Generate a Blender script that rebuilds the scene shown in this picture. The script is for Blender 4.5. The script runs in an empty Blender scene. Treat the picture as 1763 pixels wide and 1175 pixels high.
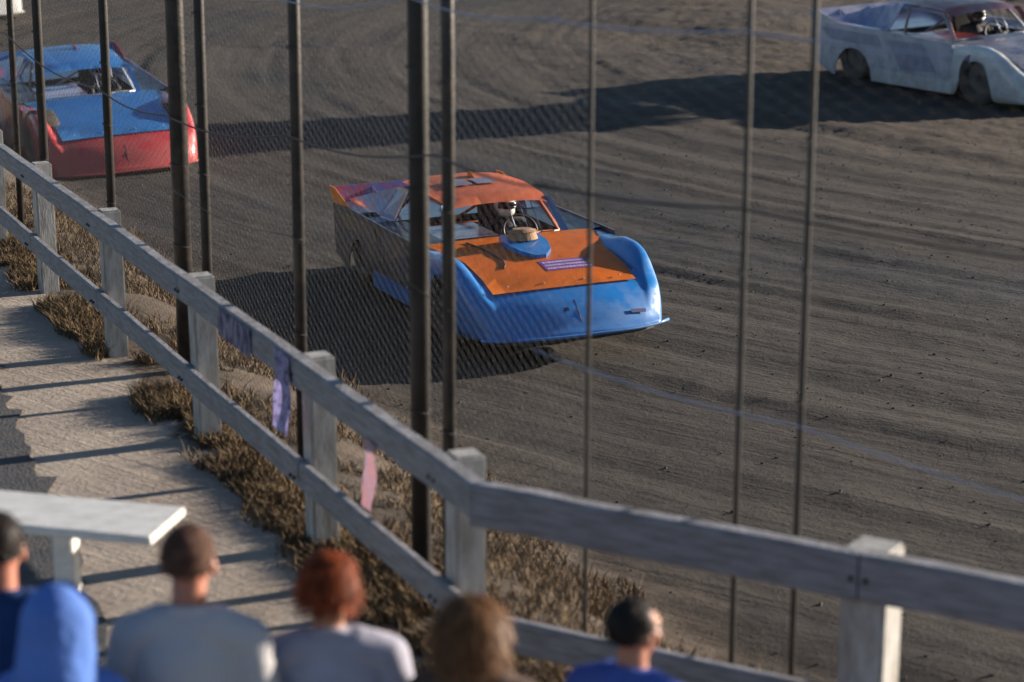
import bpy, bmesh, math, random
import numpy as np
from mathutils import Vector, Matrix, noise
R = math.radians
random.seed(7); rng = np.random.default_rng(7)
SC = bpy.context.scene; COL = SC.collection

# ------------------------------------------------------------------ camera
cd = bpy.data.cameras.new('camera'); cam = bpy.data.objects.new('camera', cd); COL.objects.link(cam)
cam.location = (0, 0, 4.5); cam.rotation_euler = (R(76), 0, 0)
cd.sensor_width = 36; cd.lens = 73.5; cd.clip_start = .1; cd.clip_end = 2000
cd.dof.use_dof = True; cd.dof.focus_distance = 18.0; cd.dof.aperture_fstop = 1.6
SC.camera = cam
# ------------------------------------------------------------------ light
SUN_EL = 13.0; SX, SY = .91, .41
w = bpy.data.worlds.new('World'); SC.world = w; w.use_nodes = True
wt = w.node_tree; bg = wt.nodes['Background']
sk = wt.nodes.new('ShaderNodeTexSky'); sk.sky_type = 'NISHITA'; sk.sun_disc = False
sk.sun_elevation = R(SUN_EL); sk.sun_rotation = math.atan2(SX, SY); sk.dust_density = .7; sk.ozone_density = 3.0
wt.links.new(sk.outputs[0], bg.inputs[0]); bg.inputs[1].default_value = .055
sd = bpy.data.lights.new('sun', 'SUN'); sd.energy = 5.0; sd.angle = R(.5); sd.color = (1.0, .87, .72)
so = bpy.data.objects.new('sun', sd); COL.objects.link(so)
h_ = math.hypot(SX, SY); sv = Vector((SX / h_ * math.cos(R(SUN_EL)), SY / h_ * math.cos(R(SUN_EL)), math.sin(R(SUN_EL))))
so.rotation_euler = sv.to_track_quat('Z', 'Y').to_euler(); so.location = (30, 15, 20)
SC.view_settings.view_transform = 'Standard'; SC.view_settings.look = 'None'
SC.view_settings.exposure = 1.35; SC.view_settings.gamma = 1; SC.view_settings.use_curve_mapping = False

# ------------------------------------------------------------------ materials
def nodes(m): return m.node_tree.nodes, m.node_tree.links
def mat(name, col, rough=.6, metal=0, coat=0, var=None, vscale=8, vstretch=(1, 1, 1), bump=0, bscale=60,
        dust=0, dustcol=(.16, .12, .085), band=None, spec=.5, coords='Object'):
    """principled material; var = second colour mixed in by noise; dust = patchy dried mud, more of it low down"""
    m = bpy.data.materials.new(name); m.use_nodes = True; N, L = nodes(m); b = N['Principled BSDF']
    b.inputs['Roughness'].default_value = rough; b.inputs['Metallic'].default_value = metal
    b.inputs['Coat Weight'].default_value = coat; b.inputs['Coat Roughness'].default_value = .12
    b.inputs['Specular IOR Level'].default_value = spec
    tc = N.new('ShaderNodeTexCoord'); mp = N.new('ShaderNodeMapping'); L.new(tc.outputs[coords], mp.inputs[0])
    mp.inputs['Scale'].default_value = vstretch
    cur = N.new('ShaderNodeRGB'); cur.outputs[0].default_value = (*col, 1); cur = cur.outputs[0]
    if var:
        n = N.new('ShaderNodeTexNoise'); n.inputs['Scale'].default_value = vscale; n.inputs['Detail'].default_value = 6
        n.inputs['Roughness'].default_value = .65; L.new(mp.outputs[0], n.inputs[0])
        r = N.new('ShaderNodeValToRGB'); r.color_ramp.elements[0].position = .38; r.color_ramp.elements[1].position = .66
        L.new(n.outputs[0], r.inputs[0])
        x = N.new('ShaderNodeMix'); x.data_type = 'RGBA'; L.new(r.outputs[0], x.inputs[0]); L.new(cur, x.inputs[6])
        x.inputs[7].default_value = (*var, 1); cur = x.outputs[2]
    if dust:
        n = N.new('ShaderNodeTexNoise'); n.inputs['Scale'].default_value = 5; n.inputs['Detail'].default_value = 9
        n.inputs['Roughness'].default_value = .7; L.new(tc.outputs['Object'], n.inputs[0])
        s = N.new('ShaderNodeSeparateXYZ'); L.new(tc.outputs['Object'], s.inputs[0])
        h = N.new('ShaderNodeMapRange'); L.new(s.outputs[2], h.inputs[0]); h.inputs[1].default_value = .1
        h.inputs[2].default_value = .75; h.inputs[3].default_value = .26; h.inputs[4].default_value = 0
        a = N.new('ShaderNodeMath'); a.operation = 'ADD'; L.new(n.outputs[0], a.inputs[0]); L.new(h.outputs[0], a.inputs[1])
        r = N.new('ShaderNodeMapRange'); r.inputs[1].default_value = .5; r.inputs[2].default_value = .8
        r.inputs[4].default_value = dust; L.new(a.outputs[0], r.inputs[0])
        x = N.new('ShaderNodeMix'); x.data_type = 'RGBA'; L.new(r.outputs[0], x.inputs[0]); L.new(cur, x.inputs[6])
        x.inputs[7].default_value = (*dustcol, 1); cur = x.outputs[2]
        rr = N.new('ShaderNodeMapRange'); rr.inputs[2].default_value = max(dust, .01); rr.inputs[3].default_value = rough
        rr.inputs[4].default_value = .9; L.new(r.outputs[0], rr.inputs[0]); L.new(rr.outputs[0], b.inputs['Roughness'])
    if bump:
        n = N.new('ShaderNodeTexNoise'); n.inputs['Scale'].default_value = bscale; n.inputs['Detail'].default_value = 5
        L.new(mp.outputs[0], n.inputs[0]); bp = N.new('ShaderNodeBump'); bp.inputs['Strength'].default_value = 1
        bp.inputs['Distance'].default_value = bump; L.new(n.outputs[0], bp.inputs['Height']); L.new(bp.outputs[0], b.inputs['Normal'])
    L.new(cur, b.inputs['Base Color'])
    return m

def mat_dirt():
    """dirt race track: grooves that follow the turn, damp patches, clods"""
    m = bpy.data.materials.new('track_dirt'); m.use_nodes = True; N, L = nodes(m); b = N['Principled BSDF']
    tc = N.new('ShaderNodeTexCoord')
    sub = N.new('ShaderNodeVectorMath'); sub.operation = 'SUBTRACT'; sub.inputs[1].default_value = (25, 43, 0)
    L.new(tc.outputs['Object'], sub.inputs[0])
    le = N.new('ShaderNodeVectorMath'); le.operation = 'LENGTH'; L.new(sub.outputs[0], le.inputs[0])
    s = N.new('ShaderNodeSeparateXYZ'); L.new(sub.outputs[0], s.inputs[0])
    at = N.new('ShaderNodeMath'); at.operation = 'ARCTAN2'; L.new(s.outputs[1], at.inputs[0]); L.new(s.outputs[0], at.inputs[1])
    sc_ = N.new('ShaderNodeMath'); sc_.operation = 'MULTIPLY'; sc_.inputs[1].default_value = 33; L.new(at.outputs[0], sc_.inputs[0])
    cb = N.new('ShaderNodeCombineXYZ'); L.new(le.outputs[1], cb.inputs[0]); L.new(sc_.outputs[0], cb.inputs[1])
    def nz(scale, stretch, det=6, rough=.6, src=cb.outputs[0]):
        mp = N.new('ShaderNodeMapping'); mp.inputs['Scale'].default_value = stretch; L.new(src, mp.inputs[0])
        n = N.new('ShaderNodeTexNoise'); n.inputs['Scale'].default_value = scale; n.inputs['Detail'].default_value = det
        n.inputs['Roughness'].default_value = rough; L.new(mp.outputs[0], n.inputs[0]); return n.outputs[0]
    def mr(v, a, c, d=0, e=1):
        n = N.new('ShaderNodeMapRange'); L.new(v, n.inputs[0])
        for i, k in enumerate((a, c, d, e)): n.inputs[i + 1].default_value = k
        return n.outputs[0]
    def mix(f, A, B):
        x = N.new('ShaderNodeMix'); x.data_type = 'RGBA'; L.new(f, x.inputs[0])
        for i, k in ((6, A), (7, B)):
            if isinstance(k, tuple): x.inputs[i].default_value = (*k, 1)
            else: L.new(k, x.inputs[i])
        return x.outputs[2]
    groove = nz(1.0, (2.2, .045, 1), 8, .66); fine = nz(1.0, (13, .5, 1), 5, .6)
    damp = nz(.16, (1.3, .5, 1), 5, .55); grain = nz(9, (1, 1, 1), 8, .75, tc.outputs['Object'])
    c = mix(mr(groove, .40, .62), DIRT_A, DIRT_B)
    c = mix(mr(fine, .42, .72, 0, .6), c, DIRT_D)
    c = mix(mr(damp, .50, .66, 0, .75), c, DIRT_C)
    # rougher, browner infield inside the groove
    inf = mr(le.outputs[1], 26.5, 22.5); c = mix(inf, c, mix(mr(grain, .35, .7), (.050, .037, .027), (.082, .062, .045)))
    c = mix(mr(grain, .3, .75, 0, .45), c, DIRT_D)
    # zones by distance from the railing line: track, soil bank, trodden path
    def dist(n):
        s1 = N.new('ShaderNodeVectorMath'); s1.operation = 'SUBTRACT'; s1.inputs[1].default_value = (-.149, 8.37, 0); L.new(tc.outputs['Object'], s1.inputs[0])
        d1 = N.new('ShaderNodeVectorMath'); d1.operation = 'DOT_PRODUCT'; d1.inputs[1].default_value = n; L.new(s1.outputs[0], d1.inputs[0]); return d1.outputs[1]
    mn = N.new('ShaderNodeMath'); mn.operation = 'MINIMUM'; L.new(dist((.912, .411, 0)), mn.inputs[0]); L.new(dist((.502, .865, 0)), mn.inputs[1])
    wob = nz(2.2, (1, 1, 1), 8, .7, tc.outputs['Object']); ad = N.new('ShaderNodeMath'); ad.operation = 'MULTIPLY_ADD'; L.new(wob, ad.inputs[0]); ad.inputs[1].default_value = .9; L.new(mn.outputs[0], ad.inputs[2])
    patch = nz(1.3, (1, 1, 1), 7, .65, tc.outputs['Object']); patch2 = nz(3, (1, 1, 1), 8, .7, tc.outputs['Object'])
    bankc = mix(mr(patch2, .38, .66), (.055, .040, .030), (.115, .088, .066)); pathc = mix(mr(patch, .38, .7), (.38, .325, .275), (.24, .20, .168))
    c = mix(mr(ad.outputs[0], 3.2, 2.5), c, bankc); c = mix(mr(ad.outputs[0], .56, .44), c, pathc)
    L.new(c, b.inputs['Base Color']); L.new(mr(damp, .5, .66, .92, .62), b.inputs['Roughness'])
    b.inputs['Specular IOR Level'].default_value = .25
    bp = N.new('ShaderNodeBump'); bp.inputs['Distance'].default_value = .022; L.new(grain, bp.inputs['Height'])
    b2 = N.new('ShaderNodeBump'); b2.inputs['Distance'].default_value = .02; L.new(fine, b2.inputs['Height']); L.new(bp.outputs[0], b2.inputs['Normal'])
    b3 = N.new('ShaderNodeBump'); b3.inputs['Distance'].default_value = .03
    L.new(nz(26, (1, 1, 1), 4, .7, tc.outputs['Object']), b3.inputs['Height']); b3.inputs['Strength'].default_value = .5
    L.new(b2.outputs[0], b3.inputs['Normal']); L.new(b3.outputs[0], b.inputs['Normal'])
    return m
DIRT_A = (.019, .0165, .015); DIRT_B = (.046, .0395, .0345); DIRT_C = (.012, .0112, .011); DIRT_D = (.053, .0455, .040)

M = {}
M['track'] = mat_dirt()
M['path'] = mat('path_dirt', (.31, .262, .22), .95, var=(.20, .168, .14), vscale=1.3, bump=.012, bscale=14, spec=.2)
M['bank'] = mat('bank_soil', (.055, .040, .030), .95, var=(.105, .08, .06), vscale=3, bump=.03, bscale=12, spec=.2)
M['painted_shade'] = mat('painted_shade', (.040, .043, .052), .9, var=(.075, .072, .07), vscale=9, bump=.01, bscale=50)  # dark tone of the painted shade sheet on the path
M['straw'] = mat('dry_grass', (.17, .118, .066), .85, var=(.07, .048, .028), vscale=3.1, spec=.2)
M['clod'] = mat('dirt_clods', (.055, .046, .039), .95, var=(.035, .03, .026), vscale=2)
M['wpaint'] = mat('weathered_white_paint', (.42, .42, .41), .6, var=(.24, .22, .195), vscale=6, vstretch=(3, 3, .8), bump=.004, bscale=30)
M['rpaint'] = mat('worn_rail_paint', (.27, .27, .29), .65, var=(.15, .145, .145), vscale=5, vstretch=(1.2, 1.2, 9), bump=.006, bscale=30)
M['bright'] = mat('bright_white_paint', (.80, .79, .75), .45, var=(.62, .60, .55), vscale=7, vstretch=(1, 4, 4), bump=.002, bscale=30)
M['pole'] = mat('painted_steel_pole', (.020, .021, .024), .5, .3, var=(.055, .047, .04), vscale=9, bump=.002, bscale=40)
M['rustpole'] = mat('rusty_steel_pole', (.032, .029, .027), .65, .2, var=(.016, .015, .015), vscale=6, bump=.002, bscale=40)
M['greypole'] = mat('thin_grey_pole', (.045, .042, .04), .7, var=(.03, .028, .026), vscale=6)
M['galv'] = mat('dull_galvanised_wire', (.036, .037, .040), .6, .3, var=(.015, .015, .017), vscale=4)
M['wire'] = mat('steel_cable', (.03, .03, .033), .5, .5)
M['brightwire'] = mat('bright_cable', (.22, .28, .42), .35, .4)
M['tyre'] = mat('tyre_rubber', (.014, .014, .015), .85, dust=.6)
M['rim'] = mat('rim_metal', (.10, .10, .11), .45, .6, dust=.7)
M['black'] = mat('black_paint', (.012, .012, .014), .5, dust=.3)
M['tube'] = mat('roll_cage_paint', (.35, .36, .40), .4, .2)
M['alu'] = mat('dull_aluminium', (.30, .33, .40), .45, .6, dust=.3)
M['glass'] = mat('visor', (.01, .01, .012), .08, coat=1)
M['helmet'] = mat('helmet_white', (.72, .70, .62), .25, coat=1)
M['suit'] = mat('race_suit', (.03, .03, .04), .8, bump=.004)

# ------------------------------------------------------------------ object helpers
def link(name, me, parent=None):
    o = bpy.data.objects.new(name, me); COL.objects.link(o)
    if parent: o.parent = parent
    return o
WARP = [False]
def build(name, bm, m, parent=None, smooth=False, mtx=None, norm=True, wrp=None):
    wrp = WARP[0] if wrp is None else wrp
    if mtx is not None and wrp: warp(bm, mtx)
    elif mtx is not None: bmesh.ops.transform(bm, matrix=mtx, verts=bm.verts)
    if norm: bmesh.ops.recalc_face_normals(bm, faces=bm.faces)
    me = bpy.data.meshes.new(name); bm.to_mesh(me); bm.free()
    me.materials.append(m)
    if smooth:
        for p in me.polygons: p.use_smooth = True
    return link(name, me, parent)
def mesh_np(name, v, f, m, parent=None, smooth=False):
    me = bpy.data.meshes.new(name); me.from_pydata(v.tolist() if hasattr(v, 'tolist') else v, [], f.tolist() if hasattr(f, 'tolist') else f)
    me.materials.append(m)
    if smooth: me.polygons.foreach_set('use_smooth', np.ones(len(me.polygons), bool))
    return link(name, me, parent)
def tag(o, label=None, cat=None, group=None, kind=None):
    for k, v in (('label', label), ('category', cat), ('group', group), ('kind', kind)):
        if v: o[k] = v
    return o
def empty(name, loc, rz=0):
    o = bpy.data.objects.new(name, None); COL.objects.link(o); o.location = loc; o.rotation_euler = (0, 0, rz); o.empty_display_size = .2; return o
def box(bm, c, s, rot=None, bev=0):
    g = bmesh.ops.create_cube(bm, size=1)['verts']
    mt = Matrix.Translation(c) @ (rot.to_4x4() if rot else Matrix()) @ Matrix.Diagonal((*s, 1))
    bmesh.ops.transform(bm, matrix=mt, verts=g)
    if bev:
        es = list({e for v in g for e in v.link_edges}); bmesh.ops.bevel(bm, geom=es, offset=bev, segments=2, affect='EDGES')
def tube(bm, pts, r, n=8, cap=True):
    pts = [Vector(p) for p in pts]; rings = []
    for i, p in enumerate(pts):
        d = (pts[min(i + 1, len(pts) - 1)] - pts[max(i - 1, 0)]).normalized()
        u = d.cross(Vector((0, 0, 1))) if abs(d.z) < .95 else d.cross(Vector((0, 1, 0)))
        u.normalize(); v = d.cross(u); rr = r[i] if isinstance(r, (list, tuple)) else r
        rings.append([bm.verts.new(p + (u * math.cos(a) + v * math.sin(a)) * rr) for a in [2 * math.pi * k / n for k in range(n)]])
    for a, b in zip(rings, rings[1:]):
        for k in range(n): bm.faces.new((a[k], a[(k + 1) % n], b[(k + 1) % n], b[k]))
    if cap: bm.faces.new(rings[0][::-1]); bm.faces.new(rings[-1])
def ell(bm, c, s, rot=None, u=20, v=14):
    g = bmesh.ops.create_uvsphere(bm, u_segments=u, v_segments=v, radius=1)['verts']
    bmesh.ops.transform(bm, matrix=Matrix.Translation(c) @ (rot.to_4x4() if rot else Matrix()) @ Matrix.Diagonal((*s, 1)), verts=g)
def prism(bm, poly, thick, axis):
    """polygon (3D points) given thickness along axis vector"""
    a = Vector(axis) * thick; A = [bm.verts.new(Vector(p)) for p in poly]; B = [bm.verts.new(Vector(p) + a) for p in poly]
    bm.faces.new(A); bm.faces.new(B[::-1]); n = len(A)
    for i in range(n): bm.faces.new((A[i], B[i], B[(i + 1) % n], A[(i + 1) % n]))
def baked(bm, mods, name, m, parent, smooth=True):
    """apply modifiers to a bmesh and link the result"""
    me = bpy.data.meshes.new(name); bm.to_mesh(me); bm.free(); o = link('tmp', me)
    for kind, kw in mods:
        md = o.modifiers.new(kind, kind)
        for k, v in kw.items(): setattr(md, k, v)
    dg = bpy.context.evaluated_depsgraph_get(); dg.update()
    nm = bpy.data.meshes.new_from_object(o.evaluated_get(dg)); bpy.data.objects.remove(o); bpy.data.meshes.remove(me)
    nm.name = name; nm.materials.clear(); nm.materials.append(m)
    if smooth: nm.polygons.foreach_set('use_smooth', np.ones(len(nm.polygons), bool))
    return link(name, nm, parent)

# ------------------------------------------------------------------ terrain
C0 = np.array((-.149, 8.37)); N1 = np.array((.912, .411)); D1 = np.array((-.411, .912)); N2 = np.array((.502, .865)); D2 = np.array((.865, -.502))
def sdist(x, y):
    return np.minimum((x - C0[0]) * N1[0] + (y - C0[1]) * N1[1], (x - C0[0]) * N2[0] + (y - C0[1]) * N2[1])
def vnoise(x, y, seed):
    """tileable-free value noise"""
    xi = np.floor(x).astype(np.int64); yi = np.floor(y).astype(np.int64); fx = x - xi; fy = y - yi
    fx = fx * fx * (3 - 2 * fx); fy = fy * fy * (3 - 2 * fy)
    def hsh(a, b):
        v = np.sin(a * 127.1 + b * 311.7 + seed * 74.7) * 43758.5453; return v - np.floor(v)
    return (hsh(xi, yi) * (1 - fx) + hsh(xi + 1, yi) * fx) * (1 - fy) + (hsh(xi, yi + 1) * (1 - fx) + hsh(xi + 1, yi + 1) * fx) * fy - .5
WALK = .73
def height(x, y):
    s = sdist(x, y); t = np.clip((s - .55) / 1.75, 0, 1); t = t * t * (3 - 2 * t)
    base = WALK * (1 - t)
    rad = np.hypot(x - 25, y - 43); ang = np.arctan2(y - 43, x - 25) * 33
    rut = vnoise(rad * 1.7, ang * .06, 1) * .055 + vnoise(rad * 4.5, ang * .14, 2) * .032 + vnoise(rad * 11, ang * .5, 3) * .014
    rough = vnoise(x * 1.3, y * 1.3, 4) * .03 + vnoise(x * 4, y * 4, 5) * .012 + vnoise(x * 10, y * 10, 6) * .012
    inf = np.clip((26 - rad) / 4, 0, 1)
    on = t * (1 - .6 * inf)
    near = 1 - t
    far = np.clip((np.hypot(x, y) - 90) / 200, 0, 1)
    return base + on * rut * 1.0 + rough * (.25 * near + t * (1 + 1.6 * inf)) + inf * .12 + vnoise(x * .35, y * .35, 9) * .22 * inf + far * 3 * (vnoise(x * .02, y * .02, 8) + .5)
def grid(name, xs, ys, m, zoff=0):
    X, Y = np.meshgrid(xs, ys); Z = height(X, Y) + zoff
    v = np.stack([X.ravel(), Y.ravel(), Z.ravel()], 1); nx, ny = len(xs), len(ys)
    i = np.arange(nx * ny).reshape(ny, nx); f = np.stack([i[:-1, :-1].ravel(), i[:-1, 1:].ravel(), i[1:, 1:].ravel(), i[1:, :-1].ravel()], 1)
    return mesh_np(name, v, f, m, smooth=True)
xs = np.concatenate([-np.geomspace(600, 16, 26)[:-1], np.arange(-16, 16.01, .075), np.geomspace(16, 600, 26)[1:]])
ys = np.concatenate([[-300, -100, -40, -15, -4], np.arange(0, 24, .07), np.arange(24, 56, .12), np.geomspace(56, 900, 26)])
ground = grid('ground', xs, ys, M['track']); tag(ground, kind='structure')

# dark ragged sheet on the path, its colour standing in for shade
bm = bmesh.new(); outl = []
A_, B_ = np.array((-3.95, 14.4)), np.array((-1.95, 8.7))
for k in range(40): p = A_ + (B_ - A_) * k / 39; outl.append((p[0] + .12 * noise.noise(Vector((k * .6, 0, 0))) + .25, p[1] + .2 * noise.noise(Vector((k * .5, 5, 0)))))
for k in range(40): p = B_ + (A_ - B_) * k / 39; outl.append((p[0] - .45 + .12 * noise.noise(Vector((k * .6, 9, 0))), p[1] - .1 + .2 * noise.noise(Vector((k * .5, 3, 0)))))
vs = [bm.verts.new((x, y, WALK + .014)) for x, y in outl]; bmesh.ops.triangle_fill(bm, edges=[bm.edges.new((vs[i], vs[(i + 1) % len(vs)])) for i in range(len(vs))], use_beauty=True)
tag(build('painted_path_shade', bm, M['painted_shade']), kind='structure')

# ------------------------------------------------------------------ clods and dry grass
def scatter_clods(n):
    V, F = [], []; tet = np.array([(1, 0, -.4), (-.5, .87, -.4), (-.5, -.87, -.4), (.6, .3, .5), (-.4, .5, .45), (-.1, -.6, .5)])
    tf = np.array([(0, 1, 3), (3, 1, 4), (1, 2, 4), (4, 2, 5), (2, 0, 5), (5, 0, 3), (3, 4, 5)])
    x = rng.uniform(-9, 11, n); y = 8 + 32 * rng.random(n) ** 1.3
    s = sdist(x, y); k = (s > 1.2); x, y = x[k], y[k]; z = height(x, y); r = .005 + .013 * rng.random(len(x)) ** 4
    a = rng.uniform(0, 6.28, len(x)); c, sn = np.cos(a), np.sin(a)
    j = tet[None] * rng.uniform(.7, 1.3, (len(x), 6, 3)) * r[:, None, None]
    X = j[:, :, 0] * c[:, None] - j[:, :, 1] * sn[:, None] + x[:, None]; Y = j[:, :, 0] * sn[:, None] + j[:, :, 1] * c[:, None] + y[:, None]
    Z = j[:, :, 2] + z[:, None] + r[:, None] * .3
    v = np.stack([X.ravel(), Y.ravel(), Z.ravel()], 1); f = (tf[None] + (np.arange(len(x)) * 6)[:, None, None]).reshape(-1, 3)
    tag(mesh_np('dirt_clods', v, f, M['clod']), 'loose crumbs and clods of dry dirt lying all over the race track', 'dirt', kind='stuff')
scatter_clods(10000)
def grass(n):
    t = rng.uniform(-6, 15, n); s = np.where(rng.random(n) < .4, rng.normal(.1, .12, n), rng.uniform(-.1, 2.3, n))
    left = t > 0; px = np.where(left, C0[0] + D1[0] * t + N1[0] * s, C0[0] - D2[0] * t + N2[0] * s)
    py = np.where(left, C0[1] + D1[1] * t + N1[1] * s, C0[1] - D2[1] * t + N2[1] * s)
    dens = vnoise(px * 1.8, py * 1.8, 31) + .5 * vnoise(px * 6, py * 6, 32); k = (dens > -.24 + .12 * np.clip(s, 0, 2)) & (sdist(px, py) > -.10 + .3 * vnoise(px * 3, py * 3, 3)); px, py = px[k], py[k]; n = len(px)
    pz = height(px, py); hh = rng.uniform(.03, .11, n) * (1 + 1.2 * np.clip(vnoise(px * .9, py * .9, 33) + .1, 0, 1)); a = rng.uniform(0, 6.28, n); lean = rng.uniform(.1, 1.1, n) * hh
    wd = rng.uniform(.0025, .006, n); ax = rng.uniform(0, 6.28, n); wx, wy = np.cos(ax) * wd, np.sin(ax) * wd; lx, ly = np.cos(a) * lean, np.sin(a) * lean
    P = np.zeros((n, 5, 3))
    for i, (sg, fr, hz) in enumerate(((-1, 0, 0), (1, 0, 0), (.8, .4, .6), (-.8, .4, .6), (0, 1, .95))):
        P[:, i, 0] = px + sg * wx + lx * fr; P[:, i, 1] = py + sg * wy + ly * fr; P[:, i, 2] = pz - .01 + hh * hz
    b = (np.arange(n) * 5)[:, None]
    f = [tuple(r) for r in (b + np.array([0, 1, 2, 3]))] + [tuple(r) for r in (b + np.array([3, 2, 4]))]
    f = [tuple(int(q) for q in r) for r in f]
    tag(mesh_np('dry_grass', P.reshape(-1, 3), f, M['straw']), 'dry brown grass and weeds growing along the foot of the railing', 'grass', kind='stuff')
grass(115000)

# ------------------------------------------------------------------ wooden railings
def P1(t, s=0): p = C0 + D1 * t + N1 * s; return float(p[0]), float(p[1])
def P2(t, s=0): p = C0 + D2 * t + N2 * s; return float(p[0]), float(p[1])
RT = 1.07
def board(bm, a, b, z, hgt, th, seed=0):
    """a board between two plan points, edges slightly worn and bowed"""
    a = Vector((*a, z)); b = Vector((*b, z)); d = (b - a); n = 6; dn = d.normalized(); side = Vector((-dn.y, dn.x, 0))
    rings = []
    for i in range(n + 1):
        p = a + d * i / n + side * .006 * noise.noise(Vector((i * .7, seed, 0))) + Vector((0, 0, .008 * noise.noise(Vector((i * .6, seed, 4)))))
        c = .012
        prof = [(-th / 2 + c, -hgt / 2), (th / 2 - c, -hgt / 2), (th / 2, -hgt / 2 + c), (th / 2, hgt / 2 - c), (th / 2 - c, hgt / 2), (-th / 2 + c, hgt / 2), (-th / 2, hgt / 2 - c), (-th / 2, -hgt / 2 + c)]
        rings.append([bm.verts.new(p + side * u + Vector((0, 0, v))) for u, v in prof])
    for r0, r1 in zip(rings, rings[1:]):
        for k in range(8): bm.faces.new((r0[k], r1[k], r1[(k + 1) % 8], r0[(k + 1) % 8]))
    bm.faces.new(rings[0][::-1]); bm.faces.new(rings[-1])
def railing(P, posts, label, ang, ends, th_=.16, pw=.145):
    c0 = P(posts[0], .1); root = empty('wooden_railing', (c0[0], c0[1], WALK)); tag(root, label, 'railing', 'wooden railings along the path')
    inv = Matrix.Translation((-c0[0], -c0[1], -WALK))
    for i, t in enumerate(posts):
        x, y = P(t, .125); bm = bmesh.new(); h = RT + .005 + random.uniform(-.02, .02)
        box(bm, (x, y, WALK + h / 2 - .1), (pw, pw, h + .2), Matrix.Rotation(ang + random.uniform(-.05, .05), 3, 'Z') @ Matrix.Rotation(random.uniform(-.015, .015), 3, 'X'), .012)
        build('post', bm, M['wpaint'], root, mtx=inv)
        for zz in (RT - .1, .5 - .09):
            for q in (-.03, .03):
                bm = bmesh.new(); cx, cy = P(t + q, -.036); g = bmesh.ops.create_uvsphere(bm, u_segments=8, v_segments=5, radius=.011)['verts']; bmesh.ops.translate(bm, vec=(cx, cy, WALK + zz), verts=g)
                build('bolt', bm, M['wire'], root, True, mtx=inv)
    st = [ends[0]] + [p for p in posts if p > 1] + [ends[1]]
    for i in range(len(st) - 1):
        a, b = st[i] + .004, st[i + 1] - .004
        for nm, zc, hg, th in (('top_rail', RT - th_ / 2, th_, .085), ('lower_rail', .5 - .09, .15, .055)):
            bm = bmesh.new(); off = .052 - th / 2
            board(bm, P(a, off), P(b, off), WALK + zc, hg, th, i * 3.1 + zc); build(nm, bm, M['rpaint'], root, mtx=inv)
    return root
railing(P1, [.42, 2.38, 4.56, 6.9, 9.2, 11.3, 13.5, 15.7], 'long weathered white wooden railing running from the bend away to the upper left', math.atan2(D1[1], D1[0]), (-.02, 16.2))
railing(P2, [1.71, 3.6, 5.5], 'short near run of white wooden railing leading off to the lower right', math.atan2(D2[1], D2[0]), (-.02, 6.0), .19, .185)

# ------------------------------------------------------------------ catch fences
def fence(P, t0, t1, poles, label, cables, top=4.4, mesh_r=.0014, off=.4):
    c0 = P(t0, off); root = empty('catch_fence', (*c0, WALK)); tag(root, label, 'fence', 'chain link catch fences')
    inv = Matrix.Translation((-c0[0], -c0[1], -WALK))
    for t, r, mt, hgt in poles:
        x, y = P(t, off + r); bm = bmesh.new()
        tube(bm, [(x, y, WALK - .35), (x + .01, y, WALK + hgt * .5), (x, y, WALK + hgt)], r, 14)
        po = build('pole', bm, M[mt], root, True, mtx=inv)
        for z in (2.72, 2.2, 1.6, 3.3):
            bm = bmesh.new(); z += random.uniform(-.05, .05); tube(bm, [(x + (r + .003) * math.cos(a), y + (r + .003) * math.sin(a), z + .012 * math.sin(a * 2)) for a in [k * .7 for k in range(10)]], .003, 5)
            build('wire_tie', bm, M['galv'], po, True, mtx=inv)
    # chain link, woven zigzags
    W = .062; h = W / 2; nz = int((top - .05) / h); nw = int((t1 - t0) / W); V, F = [], []
    k = np.arange(nz + 1); zz = WALK + .05 + k * h
    for i in range(nw):
        ph = (k + i) % 2; t = t0 + i * W + ph * W * 1.0 + .0 * k
        so_ = off + .135 + np.where(ph == 1, .003, -.003) + .02 * np.sin(t * 1.3) * np.sin(zz * 1.7)
        p = np.array(P(0, 0)); d = np.array(P(1, 0)) - p; nn = np.array(P(0, 1)) - p
        x = p[0] + d[0] * t + nn[0] * so_; y = p[1] + d[1] * t + nn[1] * so_
        b0 = len(V) * 3 if False else None
        ring = np.zeros((nz + 1, 3, 3))
        for q in range(3):
            a = q * 2.0944; ring[:, q, 0] = x + (d[0] * math.cos(a) + nn[0] * math.sin(a)) * mesh_r; ring[:, q, 1] = y + (d[1] * math.cos(a) + nn[1] * math.sin(a)) * mesh_r; ring[:, q, 2] = zz
        V.append(ring.reshape(-1, 3)); base = i * (nz + 1) * 3
        r0 = base + np.arange(nz)[:, None] * 3
        for q in range(3): F.append(np.concatenate([r0 + q, r0 + (q + 1) % 3, r0 + 3 + (q + 1) % 3, r0 + 3 + q], 1))
    v = np.concatenate(V); v -= np.array((*c0, WALK)); o = mesh_np('chain_link_mesh', v, np.concatenate(F), M['galv'], root, True); o['kind'] = 'stuff'
    for pts, r, mt in cables:
        bm = bmesh.new(); pp = []
        for (ta, za), (tb, zb) in zip(pts, pts[1:]):
            for j in range(9):
                u = j / 9; pp.append((*P(ta + (tb - ta) * u, off - .02), za + (zb - za) * u - .05 * abs(tb - ta) / 2 * math.sin(math.pi * u)))
        pp.append((*P(pts[-1][0], off - .02), pts[-1][1])); tube(bm, pp, r, 6); build('cable', bm, M[mt], root, True, mtx=inv)
    return root
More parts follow.
